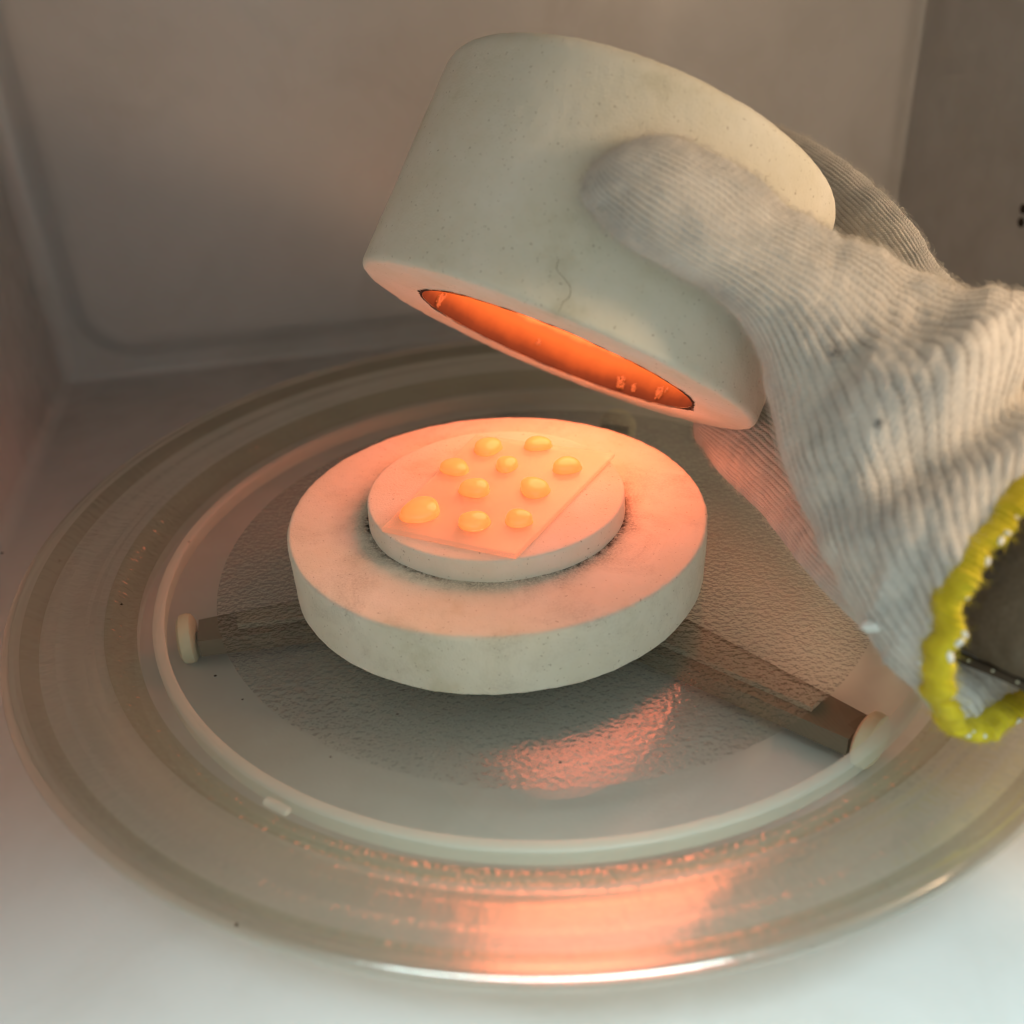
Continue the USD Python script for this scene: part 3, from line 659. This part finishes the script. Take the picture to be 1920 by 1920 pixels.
wr = meshkit.fbm(np.c_[so_ * 170 + 1.2 * np.sin(an * 2 + so_ * 60), np.cos(an) * 1.5, np.sin(an) * 1.5], 4, 41) - .5
sm_.vertices = sm_.vertices + rad / np.linalg.norm(rad, axis=1)[:, None] * (wr * .0022)[:, None]
obj('sleeve', sm_, M['sleeve_cloth'], pe, smooth=True)

sp = []
for s_ in np.linspace(-.012, .11, 40):
    sp.append(c0 + axis1 * .004 + axis2 * .004 + out * s_ - axis1 * (.0216 + max(0, s_) * .07) - axis2 * .004)
def open_tube(path, rad, n=10):
    P_ = np.asarray(path); V_, F_ = [], []
    for i in range(len(P_)):
        t = P_[min(i + 1, len(P_) - 1)] - P_[max(i - 1, 0)]; t /= np.linalg.norm(t)
        a = np.cross(t, axis2); a /= np.linalg.norm(a); b = np.cross(t, a)
        for q in range(n): V_.append(P_[i] + rad * (a * math.cos(2 * math.pi * q / n) + b * math.sin(2 * math.pi * q / n)))
    for i in range(len(P_) - 1):
        for q in range(n):
            t_ = (q + 1) % n; F_ += [(i * n + q, i * n + t_, (i + 1) * n + t_), (i * n + q, (i + 1) * n + t_, (i + 1) * n + q)]
    m = trimesh.Trimesh(V_, F_, process=False); m.fix_normals(); return m
M['seam_cloth'] = mat('seam_cloth', {'p': ('principled_bsdf', {'base_color': (0.085, 0.06, 0.04), 'roughness': 0.9})})
obj('sleeve_seam', open_tube(sp, .0013), M['seam_cloth'], pe, smooth=True)
dots = []
for p in sp[1::2]:
    view = p - EYE; view /= np.linalg.norm(view)
    d_ = trimesh.creation.icosphere(1, .00035); d_.apply_translation(p - view * .0015); dots.append(d_)
tag(obj('seam_stitches', trimesh.util.concatenate(dots), M['wheel_plastic'], pe, smooth=True), kind='stuff')

# ------------------------------------------------------------------ hairline crack in the side of the lid
def on_lid(x, y):
    v = at(x, y, 1.0) - EYE
    for t in np.linspace(.2, .4, 4001):
        q = EYE + v * t - LC; z = q @ LN; r_ = np.linalg.norm(q - z * LN)
        if 0 < z < .062 and r_ < .0650 - z * .0008 / .030 + .00012: return np.array([q @ e1, q @ e2, z])
crack_px = [(1040, 470), (1046, 488), (1044, 505), (1056, 520), (1068, 536), (1069, 552), (1063, 562), (1056, 566), (1050, 580), (1042, 590)]
cp = catmull([on_lid(*q) for q in crack_px], 60)
cv_, cf_ = [], []
for k, p in enumerate(cp):
    t = cp[min(k + 1, 59)] - cp[max(k - 1, 0)]; nrm = np.array([p[0], p[1], 0]); nrm /= np.linalg.norm(nrm)
    sd = np.cross(t, nrm); sd /= np.linalg.norm(sd); w_ = (.00003 + .00007 * rng.random()) * math.sin(math.pi * (k + 1) / 61) ** .5
    cv_ += [p + sd * w_ + nrm * .00004, p - sd * w_ + nrm * .00004]
for k in range(59): cf_ += [(2 * k, 2 * k + 1, 2 * k + 3), (2 * k, 2 * k + 3, 2 * k + 2)]
M['crack'] = mat('crack', {'p': ('principled_bsdf', {'base_color': (0.36, 0.31, 0.21), 'roughness': 1.0})})
obj('crack', trimesh.Trimesh(cv_, cf_, process=False), M['crack'], kl, smooth=False)

# ------------------------------------------------------------------ small things
sk = []
def on_z(x, y, z):
    v = at(x, y, 1.0) - EYE; return EYE + v * (z - EYE[2]) / v[2]
for x, y, z, r_ in [(355, 1017, 0, .0005), (228, 1134, .0047, .0004), (404, 1268, 0, .0004), (455, 1312, 0, .0003), (4, 1038, FZ, .0005), (745, 1340, 0, .00035), (1050, 1430, 0, .0003), (620, 1420, 0, .0003)]:
    c_ = trimesh.creation.icosphere(1, r_); c_.apply_scale([1.2, .8, .6]); c_.apply_translation(on_z(x, y, z) + [0, 0, r_ * .5]); sk.append(c_)
so = obj('crumbs', trimesh.util.concatenate(sk), M['char'])
tag(so, 'tiny dark crumbs scattered on the glass turntable and oven floor', 'crumbs', kind='stuff')
# two dark holes in the right wall
for x, y in ((1919, 392), (1915, 417)):
    v = at(x, y, 1.0) - EYE; n_ = np.array([math.cos(YAW), math.sin(YAW), 0]); P0_ = oven(XR, 0)
    p = oven_local(EYE + v * ((P0_ - EYE) @ n_) / (v @ n_))
    h_ = trimesh.creation.cylinder(.0022, .0006, sections=20); h_.apply_transform(trimesh.transformations.rotation_matrix(math.pi / 2, [0, 1, 0])); h_.apply_translation([XR, p[1], p[2]])
    obj('vent_hole', h_, M['char'], ov)
# a bit of white lint on the lower edge of the glove
p = on_glove(1640, 1178); lm = trimesh.creation.icosphere(2, .0022); lm.vertices = lm.vertices * [1.5, .7, .6] + (meshkit.fbm(lm.vertices * 900, 3, 9) - .5)[:, None] * .0012; lm.apply_translation(p)
obj('lint', lm, M['hem_thread'], gl, smooth=True)

crusts = []
for a_, z_c, r_ in ((2.55, .0030, .0016), (2.5, .0050, .0009), (.75, .0036, .0017), (.62, .0030, .0010), (.35, .0034, .0015), (.28, .0050, .0008), (1.5, .0060, .0009)):
    q = RC - .0006; c_ = trimesh.creation.icosphere(2, r_)
    c_.vertices = c_.vertices * [.4, .8, 1.2] + np.stack([meshkit.fbm(c_.vertices * 1700 + a_ * 7 + o_, 3, 6) - .5 for o_ in (0, 5, 9)], 1) * r_ * np.array([.6, 2.6, 2.6])
    c_.apply_transform(trimesh.transformations.rotation_matrix(a_, [0, 0, 1])); c_.apply_translation([q * math.cos(a_), q * math.sin(a_), z_c]); crusts.append(c_)
M['hot_crust'] = mat('hot_crust', {'p': ('principled_bsdf', {'base_color': (0.16, 0.10, 0.06), 'roughness': 0.9, 'emission_color': (1.0, 0.17, 0.03), 'emission_strength': 0.34})})
tag(obj('crust', trimesh.util.concatenate(crusts), M['hot_crust'], kl, smooth=True), kind='stuff')
